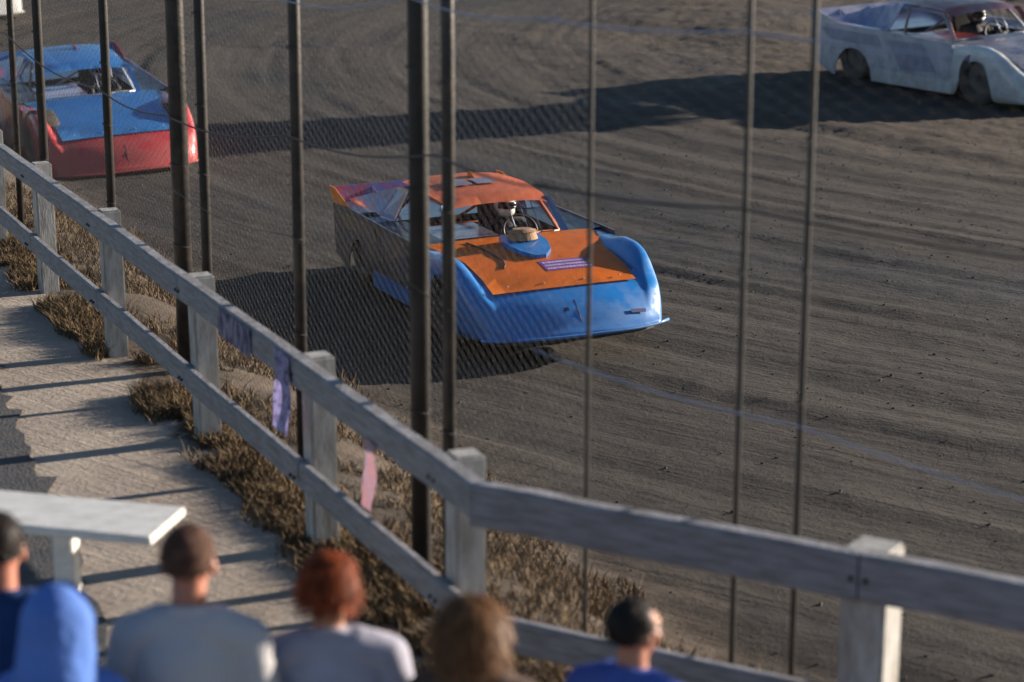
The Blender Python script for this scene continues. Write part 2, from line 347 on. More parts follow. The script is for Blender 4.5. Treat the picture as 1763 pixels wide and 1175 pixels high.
fence(P1, .0, 16.5, [(11.8, .03, 'pole', 5.4), (10.66, .04, 'rustpole', 5.4), (8.18, .035, 'rustpole', 5.4), (6.24, .062, 'pole', 5.6), (5.54, .034, 'rustpole', 5.4),
      (3.61, .035, 'pole', 5.4), (1.77, .05, 'rustpole', 5.6), (1.35, .032, 'pole', 5.4)],
      'tall chain link catch fence on dark steel poles beside the long railing',
      [([(16, 2.6), (11.8, 2.6), (8.18, 2.5), (6.24, 2.54), (3.61, 2.76), (1.35, 2.97), (0, 3.02)], .006, 'wire'),
       ([(6.24, 2.05), (3.61, 2.18), (1.77, 2.28), (0, 2.3)], .0025, 'wire'),
       ([(5.79, 3.5), (3.69, 3.52), (1.7, 3.68), (0, 3.72)], .004, 'brightwire')])
fence(P2, .06, 6.5, [(.3, .010, 'greypole', 5.4), (1.0, .012, 'greypole', 5.4), (1.27, .013, 'greypole', 5.4), (3.4, .03, 'pole', 5.5), (5.6, .02, 'rustpole', 5.4)],
      'chain link catch fence on thin poles in front of the race track at right',
      [([(.06, 3.02), (1.0, 3.0), (3.4, 2.95), (6.4, 2.9)], .006, 'wire'), ([(.06, 2.3), (1.27, 2.14), (3.4, 1.9), (6.4, 1.7)], .0033, 'brightwire'),
       ([(.06, 3.71), (1.0, 3.7), (3.4, 3.7)], .004, 'brightwire')], mesh_r=.0009)

# ------------------------------------------------------------------ things hung on the railing
def stripes_mat(name, a, b, sx, sz, thr=.5):
    """flat print: rows of small dark marks on a sheet"""
    m = mat(name, a, .6); N, L = nodes(m); tc = N.new('ShaderNodeTexCoord'); mp = N.new('ShaderNodeMapping'); mp.inputs['Scale'].default_value = (sx, sx, sz)
    L.new(tc.outputs['Object'], mp.inputs[0]); ck = N.new('ShaderNodeTexNoise'); ck.inputs['Scale'].default_value = 1; ck.inputs['Detail'].default_value = 1; L.new(mp.outputs[0], ck.inputs[0])
    gt = N.new('ShaderNodeMath'); gt.operation = 'GREATER_THAN'; gt.inputs[1].default_value = thr; L.new(ck.outputs[0], gt.inputs[0])
    x = N.new('ShaderNodeMix'); x.data_type = 'RGBA'; L.new(gt.outputs[0], x.inputs[0]); x.inputs[6].default_value = (*a, 1); x.inputs[7].default_value = (*b, 1)
    L.new(x.outputs[2], N['Principled BSDF'].inputs['Base Color']); return m
def sheet(name, t, wd, ztop, hgt, m, label, cat, tilt=0, flap=.0, off=-.042):
    bm = bmesh.new(); x0, y0 = P1(t, off); root_z = WALK + ztop; NU, NV = 8, 12; g = []
    for j in range(NV + 1):
        row = []
        for i in range(NU + 1):
            u = (i / NU - .5) * wd; v = -j / NV * hgt; u2 = u + tilt * v; o = -flap * (j / NV) ** 2 - .006 * math.sin(i * 1.1 + j * .7) * (1 if flap else .1)
            row.append(bm.verts.new((D1[0] * u2 + N1[0] * o, D1[1] * u2 + N1[1] * o, v)))
        g.append(row)
    for j in range(NV):
        for i in range(NU): bm.faces.new((g[j][i], g[j][i + 1], g[j + 1][i + 1], g[j + 1][i]))
    r = bmesh.ops.solidify(bm, geom=bm.faces[:], thickness=.0015)
    o = build(name, bm, m, smooth=False); o.location = (x0, y0, root_z); tag(o, label, cat); return o
M['banner'] = stripes_mat('printed_banner', (.42, .41, .52), (.10, .09, .20), 38, 9, .50)
M['flyer'] = stripes_mat('printed_flyer', (.50, .47, .68), (.16, .13, .30), 60, 30, .55)
M['pink'] = mat('pink_paper', (.62, .42, .45), .7, var=(.52, .44, .52), vscale=9)
sheet('banner', 3.35, .62, RT - .012, .165, M['banner'], 'pale printed banner strip fixed to the face of the top rail', 'banner')
sheet('flyer', 2.50, .26, RT - .01, .40, M['flyer'], 'lavender printed flyer hanging from the top rail', 'flyer', tilt=.25, flap=.05)
sheet('paper_sign', 1.16, .15, RT - .13, .30, M['pink'], 'pale pink paper hanging below the top rail near the bend', 'sign', tilt=.25, flap=.05, off=-.05)

# white plank counter at lower left
bx, by = -2.05, 8.62
ct = empty('plank_counter', (bx, by, WALK)); tag(ct, 'bright white plank counter on a white post behind the spectators', 'counter')
bm = bmesh.new(); dr = Matrix.Rotation(-.27, 3, 'Z') @ Matrix.Rotation(R(3), 3, 'X')
box(bm, (-.55, .09, .87), (2.38, .36, .04), dr, .006); build('plank', bm, M['bright'], ct)
for q in (.13, -1.5):
    bm = bmesh.new(); box(bm, (q, .09 - .277 * (q + .55), .43), (.09, .09, .88), Matrix.Rotation(-.17, 3, 'Z'), .006); build('post', bm, M['bright'], ct)

# ------------------------------------------------------------------ late model race cars
def lerp_table(tab, y):
    for a, b in zip(tab, tab[1:]):
        if a[0] <= y <= b[0]:
            u = (y - a[0]) / (b[0] - a[0]); return [p + (q - p) * u for p, q in zip(a[1:], b[1:])]
    return list(tab[-1][1:]) if y > tab[-1][0] else list(tab[0][1:])
#        y     zc    zf    W     zb
ST = [(-2.56, .12, .12, .80, .12), (-2.57, .15, .15, .84, .13), (-2.52, .175, .175, .86, .13), (-2.49, .22, .225, .88, .12), (-2.44, .31, .33, .92, .12), (-2.34, .405, .45, .955, .12), (-2.18, .49, .54, .985, .12),
      (-2.0, .555, .665, .995, .12), (-1.84, .60, .745, 1.0, .13), (-1.6, .655, .80, 1.0, .13), (-1.35, .705, .82, 1.0, .13), (-1.1, .745, .79, 1.0, .13), (-.85, .78, .79, 1.0, .13), (-.62, .80, .802, 1.0, .13)]
def hoodz(y): return lerp_table(ST, y)[0]
def section(y, W, zc, zf, zb, side=True):
    k = max(0.0, min(1.0, (zf - zc) / .1))
    half = [(1.0, zb), (1.0, zb + (zf - zb) * .45), (.995, zb + (zf - zb) * .8), (.975, zf - .035 * k), (.95, zf - .006 * k), (.905, zf), (.86, zf - .012 * k), (.825, zc + (zf - zc) * .75), (.79, zc + (zf - zc) * .30), (.765, zc + (zf - zc) * .05), (.74, zc), (.4, zc + .008), (.15, zc + .012)]
    pts = [(-a * W, z) for a, z in half] + [(a * W, z) for a, z in half[::-1]]
    return pts
def warp(bm, T):
    for v in bm.verts:
        if v.co.z > .13: v.co.z = .13 + (v.co.z - .13) * (1 - .036 * (v.co.y + 2.5))
    bmesh.ops.transform(bm, matrix=T, verts=bm.verts)
def race_car(loc, yaw, roll, pitch, label, c, scoop=True, driver=True):
    WARP[0] = True; root = empty('race_car', loc, yaw); root.scale = (c.get('size', .93),) * 3; tag(root, label, 'race car', 'race cars on the dirt track')
    T = Matrix.Translation((0, 0, .3)) @ Matrix.Rotation(pitch, 4, 'X') @ Matrix.Rotation(roll, 4, 'Y') @ Matrix.Translation((0, 0, -.3))
    # nose with the raised fenders
    bm = bmesh.new(); rows = []
    ys_ = []
    for a, b in zip(ST, ST[1:]):
        n = 3 if b[0] - a[0] > .12 else 1
        ys_ += [a[0] + (b[0] - a[0]) * i / n for i in range(n)] if b[0] > a[0] else [a[0]]
    ys_.append(ST[-1][0])
    for y in ys_:
        if y <= -2.56: y0 = ST[0] if y == -2.56 else ST[1]; zc, zf, W, zb = y0[1:]
        else: zc, zf, W, zb = lerp_table(ST[1:], y)
        ev = []
        fr = max(0, min(1, (-y - 1.6) / .9))
        arch = 0
        if -1.86 < y < -1.02: arch = .62 * math.sqrt(max(0, 1 - ((y + 1.44) / .43) ** 2))
        for x, z in section(y, W, zc, zf, zb):
            if z < arch: z = arch
            ev.append(bm.verts.new((x, y + .30 * fr * abs(x) ** 3.2, z)))
        rows.append(ev)
    for r0, r1 in zip(rows, rows[1:]):
        for k in range(len(r0) - 1):
            if abs(r0[k].co.z - r0[k + 1].co.z) < 1e-5 and abs(r0[k].co.x - r0[k + 1].co.x) < 1e-5 and abs(r1[k].co.z - r1[k + 1].co.z) < 1e-5: continue
            bm.faces.new((r0[k], r0[k + 1], r1[k + 1], r1[k]))
    bmesh.ops.remove_doubles(bm, verts=bm.verts, dist=.0008)
    warp(bm, T)
    baked(bm, [('SUBSURF', dict(levels=1, render_levels=1)), ('SOLIDIFY', dict(thickness=.012, offset=-1))], 'nose', c['nose'], root)
    # bumper lip
    bm = bmesh.new(); tube(bm, [(x, -2.60 + .30 * abs(x) ** 3.2 + .02, .135) for x in [k / 12 * .93 for k in range(-12, 13)]], .016, 8); build('bumper_lip', bm, c['nose'], root, True, T)
    # splitter valance under the nose
    bm = bmesh.new(); prism(bm, [(x, -2.45 + .28 * abs(x) ** 3, .065) for x in [k / 8 * .8 for k in range(-8, 9)]] + [(.7, -2.1, .065), (-.7, -2.1, .065)], .05, (0, 0, 1)); build('valance', bm, M['black'], root, mtx=T)
    # hood panel
    bm = bmesh.new(); g = []; hy = [-2.16 + i * (1.56 / 10) for i in range(11)]
    for y in hy:
        wv = .725 + .15 * max(0, min(1, (y + 1.35) / .6)) - .02 * max(0, (-y - 1.6))
        g.append([bm.verts.new((wv * k / 6, y + .05 * (abs(k / 6) ** 2 if y < -2.0 else 0), hoodz(y) + .016 + .014 * (1 - (k / 6) ** 2))) for k in range(-6, 7)])
    for a, b in zip(g, g[1:]):
        for k in range(12): bm.faces.new((a[k], a[k + 1], b[k + 1], b[k]))
    bmesh.ops.solidify(bm, geom=bm.faces[:], thickness=.008); build('hood', bm, c['hood'], root, True, T)
    for x in (-.56, -.2, .2, .56):
      bm = bmesh.new(); ell(bm, (x, -2.07, hoodz(-2.07) + .035), (.013, .013, .006), u=8, v=5)
      build('hood_pin', bm, M['alu'], root, True, T)
    # seam, small marks and scuffed rub strips on the nose
    bm = bmesh.new(); tube(bm, [(0, y, z + .006) for y, z in ((-2.49, .22), (-2.44, .31), (-2.34, .405), (-2.24, .455), (-2.18, .487))], .004, 6); build('nose_seam', bm, M['black'], root, True, T)
    for x0, z0, w_ in (((.60, .27, .16), (-.12, .36, .05)) if 'mark' in c else ()):
        bm = bmesh.new(); yy = -2.49 + (z0 - .22) * .55 + .30 * abs(x0) ** 3.2 - .012
        box(bm, (x0, yy, z0), (w_, .004, .035), Matrix.Rotation(R(-28), 3, 'X') @ Matrix.Rotation(.30 * x0, 3, 'Z')); build('nose_mark', bm, c['mark'] if 'mark' in c else M['black'], root, mtx=T)
    for sx in (-1, 1):
        bm = bmesh.new(); tube(bm, [(sx * .735, y, hoodz(y) + .02) for y in (-2.0, -1.8, -1.6, -1.4)], .005, 6); build('fender_seam', bm, M['black'], root, True, T)
    # side panels
    for sx in (-1, 1):
        def arc(cy, r0, zt, n=8): return [(cy - r0 * math.cos(math.pi * k / n), .13 + zt * math.sin(math.pi * k / n)) for k in range(n + 1)]
        top = [(2.36, 1.0), (1.6, .985), (.6, .92), (-.2, .87), (-.94, .825)]
        prof = [(-.94, .13)] + arc(1.38, .46, .50) + [(2.36, .32)] + top
        bm = bmesh.new(); prism(bm, [(sx * (1.0 - .012 * 0), y, z) for y, z in prof], .012, (-sx, 0, 0)); build('side_panel', bm, c['side'], root, mtx=T)
        bm = bmesh.new(); prism(bm, [(sx * 1.004, y, z) for y, z in [(-.94, .14), (.9, .14), (.84, .34), (-.94, .30)]], .003, (sx, 0, 0)); build('rocker_stripe', bm, c['nose'], root, mtx=T)
        # graphic shapes on the door
        for P_ in ([(-.6, .40), (.2, .36), (.5, .80), (-.3, .78)], [(.62, .66), (1.9, .72), (2.2, .93), (.75, .85)]):
            bm = bmesh.new(); prism(bm, [(sx * 1.004, y, z) for y, z in P_], .003, (sx, 0, 0))
            build('door_graphic', bm, c['graphic'], root, mtx=T)
        # deck strips beside the cockpit
        bm = bmesh.new(); g = []
        for y in (-.62, -.1, .4, .9): g.append([bm.verts.new((sx * x, y, .80 + (y + .62) * .055 + (.03 if x > .9 else 0))) for x in (.62, .8, .985)])
        for a, b in zip(g, g[1:]):
            for k in range(2): bm.faces.new((a[k], a[k + 1], b[k + 1], b[k]))
        bmesh.ops.solidify(bm, geom=bm.faces[:], thickness=.006); build('side_deck', bm, c['deck'], root, mtx=T)
        # window pillars
        bm = bmesh.new(); prism(bm, [(sx * .66, -.58, .80), (sx * .60, -.50, .80), (sx * .54, -.22, 1.175), (sx * .58, -.26, 1.175)], .02, (0, 1, 0)); build('front_pillar', bm, c['pillar'], root, mtx=T)
        bm = bmesh.new(); prism(bm, [(sx * .60, .72, 1.275), (sx * .60, 1.17, 1.265), (sx * .84, 2.28, 1.03), (sx * .80, 1.25, .93), (sx * .74, .86, .895)], .012, (-sx, 0, 0)); build('sail_panel', bm, c['sail'], root, mtx=T)
        bm = bmesh.new(); prism(bm, [(sx * .99, 1.75, 1.0), (sx * .99, 2.38, .99), (sx * .99, 2.52, 1.21), (sx * .99, 2.30, 1.20)], .010, (-sx, 0, 0)); build('spoiler_side', bm, c['edge'], root, mtx=T)
        bm = bmesh.new()
        tube(bm, [(sx * .60, -.45, .5), (sx * .60, -.42, .82), (sx * .50, -.08, 1.155), (sx * .50, .7, 1.23), (sx * .60, .82, .5)], .021, 8)
        tube(bm, [(sx * .62, -.4, .62), (sx * .62, .8, .66)], .02, 8); tube(bm, [(sx * .53, .7, 1.24), (sx * .6, 1.7, .75)], .018, 8)
        build('roll_bar', bm, c['cage'], root, True, T)
    # rear deck, cockpit tub, bulkhead
    bm = bmesh.new(); prism(bm, [(-.985, .9, .885), (.985, .9, .885), (.985, 2.38, .995), (-.985, 2.38, .995)], .008, (0, 0, 1)); build('rear_deck', bm, c['deck'], root, mtx=T)
    bm = bmesh.new()
    prism(bm, [(-.62, -.55, .42), (.62, -.55, .42), (.62, .9, .42), (-.62, .9, .42)], .01, (0, 0, 1)); prism(bm, [(-.62, -.575, .42), (.62, -.575, .42), (.62, -.575, .775), (-.62, -.575, .775)], .02, (0, 1, 0))
    prism(bm, [(-.62, .88, .43), (.62, .88, .43), (.62, .88, .88), (-.62, .88, .88)], .012, (0, 1, 0)); prism(bm, [(-.66, -.5, .43), (-.66, .88, .43), (-.66, .88, .86), (-.66, -.5, .79)], .01, (1, 0, 0)); prism(bm, [(.65, -.5, .43), (.65, .88, .43), (.65, .88, .86), (.65, -.5, .79)], .01, (1, 0, 0))
    build('cockpit_tub', bm, c['tub'], root, mtx=T)
    bm = bmesh.new(); prism(bm, [(-.58, -.52, .77), (.02, -.52, .77), (.02, .55, .83), (-.58, .55, .83)], .008, (0, 0, 1)); build('cockpit_cover', bm, c['cover'], root, mtx=T)
    bm = bmesh.new()
    tube(bm, [(-.50, -.08, 1.155), (.50, -.08, 1.155)], .021, 8); tube(bm, [(-.53, .7, 1.24), (.53, .7, 1.24)], .021, 8); tube(bm, [(-.6, .82, .8), (.6, .82, .8)], .02, 8); tube(bm, [(-.6, -.43, .80), (.6, -.43, .80)], .02, 8); tube(bm, [(.53, .7, 1.24), (-.55, .85, .6)], .018, 8)
    build('roll_cage', bm, c['cage'], root, True, T)
    for x in (.12, .24, .36):
      bm = bmesh.new(); tube(bm, [(x * 1.1, -.5, .80), (x, -.22, 1.19)], .006, 6)
      build('windshield_bar', bm, M['alu'], root, True, T)
    # seat, steering wheel
    bm = bmesh.new(); box(bm, (.28, .50, .78), (.42, .07, .62), Matrix.Rotation(R(-10), 3, 'X'), .02); box(bm, (.28, .28, .50), (.42, .44, .08), None, .02)
    box(bm, (.08, .38, .66), (.04, .25, .3), None, .01); box(bm, (.48, .38, .66), (.04, .25, .3), None, .01); build('seat', bm, M['black'], root, mtx=T)
    bm = bmesh.new(); mw = Matrix.Translation((.28, -.16, .80)) @ Matrix.Rotation(R(68), 4, 'X')
    tube(bm, [mw @ Vector((.18 * math.cos(a), .18 * math.sin(a), 0)) for a in [k * math.pi / 12 for k in range(25)]], .015, 8, False)
    for a in (0, 2.1, 4.2): tube(bm, [mw @ Vector((0, 0, -.02)), mw @ Vector((.18 * math.cos(a), .18 * math.sin(a), 0))], .010, 6)
    tube(bm, [mw @ Vector((0, 0, 0)), (.28, -.55, .66)], .018, 8); build('steering_wheel', bm, M['black'], root, True, T)
    # roof
    bm = bmesh.new(); g = []
    for i in range(11):
        y = -.30 + 1.5 * i / 10; wv = .57 - .03 * abs(i - 5) / 5; zb_ = 1.17 + .15 * i / 10 + .03 * math.sin(math.pi * i / 10) - (.05 if i == 0 else 0)
        g.append([bm.verts.new((wv * k / 6, y - .05 * (1 - (k / 6) ** 2) * (1 if i < 2 else 0), zb_ + .045 * (1 - (abs(k) / 6) ** 2.5))) for k in range(-6, 7)])
    for a, b in zip(g, g[1:]):
        for k in range(12): bm.faces.new((a[k], a[k + 1], b[k + 1], b[k]))
    bmesh.ops.solidify(bm, geom=bm.faces[:], thickness=.012); rf = build('roof', bm, c['roof'], root, True, T)
    if c.get('roofmark'):
        bm = bmesh.new()
        for (xa, xb, ya, yb) in ((-.30, -.05, .28, .62), (.0, .22, .28, .62)):
            g = [[bm.verts.new((xa + (xb - xa) * i / 4, ya + (yb - ya) * j / 4, 1.187 + .15 * ((ya + (yb - ya) * j / 4) + .3) / 1.5 + .03 * math.sin(math.pi * ((ya + (yb - ya) * j / 4) + .3) / 1.5) + .045 * (1 - (abs(xa + (xb - xa) * i / 4) / .57) ** 2.5))) for i in range(5)] for j in range(5)]
            for j in range(4):
                for i in range(4): bm.faces.new((g[j][i], g[j][i + 1], g[j + 1][i + 1], g[j + 1][i]))
        build('roof_decal', bm, c['roofmark'], root, True, T)
    bm = bmesh.new(); prism(bm, [(.1, .62, 1.32), (.1, .92, 1.35), (.1, .90, 1.41), (.1, .82, 1.415)], .012, (1, 0, 0)); build('roof_fin', bm, c['edge'], root, mtx=T)
    # spoiler
    bm = bmesh.new(); prism(bm, [(-.98, 2.36, .995), (.98, 2.36, .995), (.98, 2.5, 1.19), (-.98, 2.5, 1.19)], .008, (0, 1, 0)); build('spoiler', bm, c['sail'], root, mtx=T)
    for x in (-.5, 0, .5):
        bm = bmesh.new(); prism(bm, [(x, 2.15, .995), (x, 2.355, .998), (x, 2.47, 1.15)], .006, (1, 0, 0)); build('spoiler_brace', bm, M['alu'], root, mtx=T)
    bm = bmesh.new(); prism(bm, [(-.95, 2.34, .30), (.95, 2.34, .30), (.95, 2.34, .98), (-.95, 2.34, .98)], .01, (0, 1, 0)); build('tail_panel', bm, c['side'], root, mtx=T)
    if scoop:
        bm = bmesh.new()
        z0 = hoodz(-1.2)
        prism(bm, [(-.05, -1.50, z0 - .045), (.05, -1.50, z0 - .045), (.15, -1.36, z0 - .012), (.21, -1.12, z0 + .035), (.20, -.86, z0 + .085), (-.20, -.86, z0 + .085), (-.21, -1.12, z0 + .035), (-.15, -1.36, z0 - .012)], .06, (0, -.15, 1)); sc1 = build('air_scoop', bm, c['nose'], root, mtx=T)
        bm = bmesh.new(); g = bmesh.ops.create_cone(bm, cap_ends=True, segments=24, radius1=.155, radius2=.13, depth=.08)['verts']; bmesh.ops.translate(bm, vec=(0, -.99, z0 + .15), verts=g)
        build('air_filter', bm, c['filter'], sc1, mtx=T)
        bm = bmesh.new(); g = bmesh.ops.create_cone(bm, cap_ends=True, segments=24, radius1=.15, radius2=.09, depth=.03)['verts']; bmesh.ops.translate(bm, vec=(0, -.99, z0 + .206), verts=g)
        build('filter_lid', bm, c['filter'], sc1, mtx=T)
    if c.get('decal'):
        bm = bmesh.new(); g = []
        for y in (-1.84, -1.70, -1.58): g.append([bm.verts.new((x, y, hoodz(y) + .0195 + .014 * (1 - (x / .67) ** 2))) for x in (-.07, .05, .17, .29, .41)])
        for a, b in zip(g, g[1:]):
            for k in range(4): bm.faces.new((a[k], a[k + 1], b[k + 1], b[k]))
        dc = build('hood_decal', bm, c['decal'], root, mtx=T)
        bm = bmesh.new()
        for r_ in range(3):
            x = -.045
            while x < .37:
                wv = random.uniform(.012, .03); y = -1.79 + r_ * .075
                z = hoodz(y) + .0215 + .014 * (1 - (x / .67) ** 2); box(bm, (x + wv / 2, y, z), (wv, .045, .0008), Matrix.Rotation(R(10), 3, 'X')); x += wv + .010
        build('decal_print', bm, c['decalprint'], dc, mtx=T)['kind'] = 'stuff'
    # thin dark line curved over the hood
    if c.get('dark_line'):
        bm = bmesh.new(); tube(bm, [(x, y, hoodz(y) + .032) for x, y in ((-.50, -.75), (-.44, -1.0), (-.40, -1.25), (-.37, -1.45), (-.40, -1.58), (-.44, -1.66))], .009, 6); build('hood_line', bm, M['black'], root, True, T)
    # wheels
    for x, y, wr in ((-.84, -1.44, .36), (.84, -1.44, .36), (-.84, 1.38, .375), (.84, 1.38, .375)):
        st = .16 if y < 0 else 0
        bm = bmesh.new(); mw = Matrix.Translation((x, y, wr)) @ Matrix.Rotation(st, 4, 'Z') @ Matrix.Rotation(R(90), 4, 'Y'); hw = .15; n = 32
        prof = [(.20, hw * .82), (.25, hw), (wr - .05, hw), (wr - .012, hw * .86), (wr, hw * .6), (wr, -hw * .6), (wr - .012, -hw * .86), (wr - .05, -hw), (.25, -hw), (.20, -hw * .82)]
        rr = [[bm.verts.new(mw @ Vector((r * math.cos(a), r * math.sin(a), h))) for r, h in prof] for a in [2 * math.pi * k / n for k in range(n)]]
        for k in range(n):
            a, b = rr[k], rr[(k + 1) % n]
            for j in range(len(prof) - 1): bm.faces.new((a[j], a[j + 1], b[j + 1], b[j]))
        wo = build('wheel', bm, M['tyre'], root, True)
        bm = bmesh.new()
        for sgn in (-1, 1):
            g = bmesh.ops.create_cone(bm, cap_ends=True, segments=24, radius1=.205, radius2=.13, depth=.06)['verts']
            bmesh.ops.transform(bm, matrix=mw @ Matrix.Translation((0, 0, sgn * .08)) @ Matrix.Rotation(math.pi if sgn > 0 else 0, 4, 'X'), verts=g)
        tube(bm, [mw @ Vector((0, 0, -.11)), mw @ Vector((0, 0, .11))], .05, 12); build('rim', bm, M['rim'], wo)
    # chassis
    bm = bmesh.new()
    for sx in (-1, 1): tube(bm, [(sx * .45, -2.2, .25), (sx * .45, -.6, .25), (sx * .6, -.3, .22), (sx * .6, .9, .22), (sx * .45, 1.1, .3), (sx * .42, 2.2, .4)], .03, 8)
    for y in (-1.44, 1.38): tube(bm, [(-.72, y, .34), (.72, y, .34)], .045, 8)
    box(bm, (0, -1.1, .42), (.5, .6, .4), None, .03); box(bm, (0, .1, .25), (.3, 1.2, .1), None, .02)
    build('chassis', bm, M['black'], root, mtx=T)
    WARP[0] = False; return root, T
def paint(name, col, **k):
    kw = dict(rough=.32, coat=.7, dust=.5, var=tuple(v * .82 for v in col), vscale=2.2); kw.update(k); return mat(name, col, **kw)
DU = (.10, .10, .14)
BLUE = paint('blue_car_paint', (.012, .195, .57), dust=.2); ORANGE = paint('orange_car_paint', (.97, .26, .012), dust=.08, rough=.5, coat=.15, dustcol=(.3, .1, .03))
ROOFO = paint('faded_orange_paint', (.85, .24, .10), dust=.3, rough=.5, coat=.1, dustcol=(.5, .25, .18))
BLUEP = paint('light_blue_paint', (.06, .17, .42), dust=.45); SIDE1 = paint('dark_gold_side', (.018, .030, .065), var=(.085, .060, .035), vscale=3.0, dust=.3)
car1 = dict(nose=BLUE, hood=ORANGE, side=SIDE1, graphic=paint('gold_graphic', (.17, .11, .05), dust=.3, var=(.04, .06, .13)), deck=paint('dark_blue_deck', (.03, .05, .11)), pillar=BLUEP, sail=paint('blue_red_sail', (.04, .10, .34), var=(.28, .03, .03), vscale=4.5),
            mark=mat('navy_mark', (.01, .02, .12), .5), edge=ORANGE, cage=mat('orange_tube', (.30, .08, .03), .45), tub=mat('dark_tub', (.02, .023, .03), .7), cover=paint('greyblue_cover', (.10, .13, .21)), roof=ROOFO, filter=mat('tan_filter', (.30, .17, .09), .8, bump=.004),
            roofmark=paint('faded_blue_decal', (.16, .15, .22), rough=.6, coat=0), decal=mat('purple_decal', (.20, .06, .30), .5), decalprint=mat('white_print', (.62, .50, .68), .5), dark_line=True)
LBL = 'late model race car'
rc1, T1 = race_car((-.20, 19.5, .02), R(20), R(-1.8), R(-2.6), 'orange and blue dirt race car sliding along the middle of the track', car1)
RED = paint('red_car_paint', (.50, .022, .03), dust=.35); SKY = paint('sky_blue_paint', (.06, .34, .82), dust=.08); LAV = paint('lavender_side', (.26, .24, .36), var=(.36, .03, .06), vscale=2.4)
car2 = dict(size=1.06, nose=RED, hood=SKY, side=LAV, graphic=RED, deck=paint('slate_deck', (.10, .12, .17)), pillar=SKY, sail=paint('blue_sail', (.06, .18, .45)), edge=RED, cage=M['tube'], tub=car1['tub'],
            cover=paint('lavender_cover', (.42, .40, .55)), roof=SKY, filter=M['alu'])
rc2, T2 = race_car((-6.0, 29.3, .02), R(23), R(-3), R(1.6), 'red race car with sky blue roof and hood behind the fence at upper left', car2, scoop=False)
WHT = paint('white_car_paint', (.62, .63, .62), dust=.4); DRED = paint('dark_red_paint', (.28, .02, .03))
car3 = dict(size=1.25, nose=WHT, hood=paint('white_blue_hood', (.5, .5, .55), var=(.12, .14, .3), vscale=3), side=paint('white_side', (.55, .57, .62), var=(.38, .40, .48)), graphic=paint('navy_graphic', (.32, .35, .47)), deck=paint('grey_deck', (.2, .2, .28), var=(.3, .04, .05)), pillar=DRED,
            sail=paint('navy_sail', (.10, .13, .30), var=(.4, .4, .48)), edge=WHT, cage=M['tube'], tub=car1['tub'], cover=DRED, roof=paint('red_roof', (.34, .03, .04), var=(.30, .08, .09), dust=.25), filter=M['alu'])
rc3, T3 = race_car((7.75, 35.3, .08), R(24), R(-3), R(-1), 'white race car with a red roof cut off by the top right corner', car3, scoop=False)
car4 = dict(car3); car4.update(nose=WHT, hood=ORANGE, side=paint('white_side_far', (.55, .55, .55), var=(.6, .15, .04)), graphic=ORANGE, roof=ORANGE)
rc4, T4 = race_car((-13.1, 48.6, .12), R(26), R(-3), R(-1), 'white and orange race car far off in the top left corner', car4, scoop=False)

# ------------------------------------------------------------------ people
SKIN = mat('skin', (.42, .20, .125), .5, var=(.36, .15, .09), vscale=14, bump=.0015, bscale=120)
SKINR = mat('flushed_skin', (.40, .15, .095), .5, var=(.42, .20, .13), vscale=9, bump=.0015, bscale=120)
def cap_chain(bm, pts, rs, n=14):
    tube(bm, pts, rs, n)
    for p, r in zip(pts, rs): ell(bm, p, (r, r, r), u=14, v=10)
def hand(bm, wrist, dirn, palm_up, side):
    """palm and five bent fingers; side=+1/-1 puts the thumb"""
    d = Vector(dirn).normalized(); n = Vector(palm_up).normalized(); s = d.cross(n) * side
    c = Vector(wrist) + d * .05; rot = Matrix((s, d, n)).transposed(); ell(bm, c, (.040, .052, .016), rot, 14, 10)
    for i, L_ in enumerate((.068, .078, .072, .056)):
        b = Vector(wrist) + d * .082 + s * (.030 - .020 * i); k1 = b + d * L_ * .45 - n * .006; k2 = k1 + d * L_ * .3 - n * .02; k3 = k2 + d * L_ * .12 - n * .022
        cap_chain(bm, [b, k1, k2, k3], [.0088, .0082, .0075, .0065], 8)
    b = Vector(wrist) + d * .03 + s * .032; cap_chain(bm, [b, b + d * .025 + s * .022 - n * .008, b + d * .052 + s * .03 - n * .018], [.011, .0095, .008], 8)
REM = ('REMESH', dict(mode='VOXEL', voxel_size=.0085)); SMO = ('SMOOTH', dict(factor=.6, iterations=4))
def head_shapes(bm, h, T):
    """skull, jaw, nose, brow, ears; face looks along +y in head space"""
    def e(c, s, rx=0): ell(bm, T @ Vector(c), s, T.to_3x3() @ Matrix.Rotation(rx, 3, 'X'))
    e((0, -.012, .035), (.076, .096, .088)); e((0, .035, -.03), (.060, .058, .070)); e((0, .045, -.078), (.034, .034, .026)); e((0, .070, .03), (.055, .028, .02))
    e((0, .098, -.012), (.013, .018, .022)); e((0, .088, .010), (.010, .016, .022)); e((0, .086, -.048), (.024, .012, .008)); e((0, .084, -.060), (.021, .012, .008))
    for s in (-1, 1): e((s * .079, -.005, -.008), (.011, .020, .033), R(-12)); e((s * .045, .062, -.02), (.022, .022, .02))
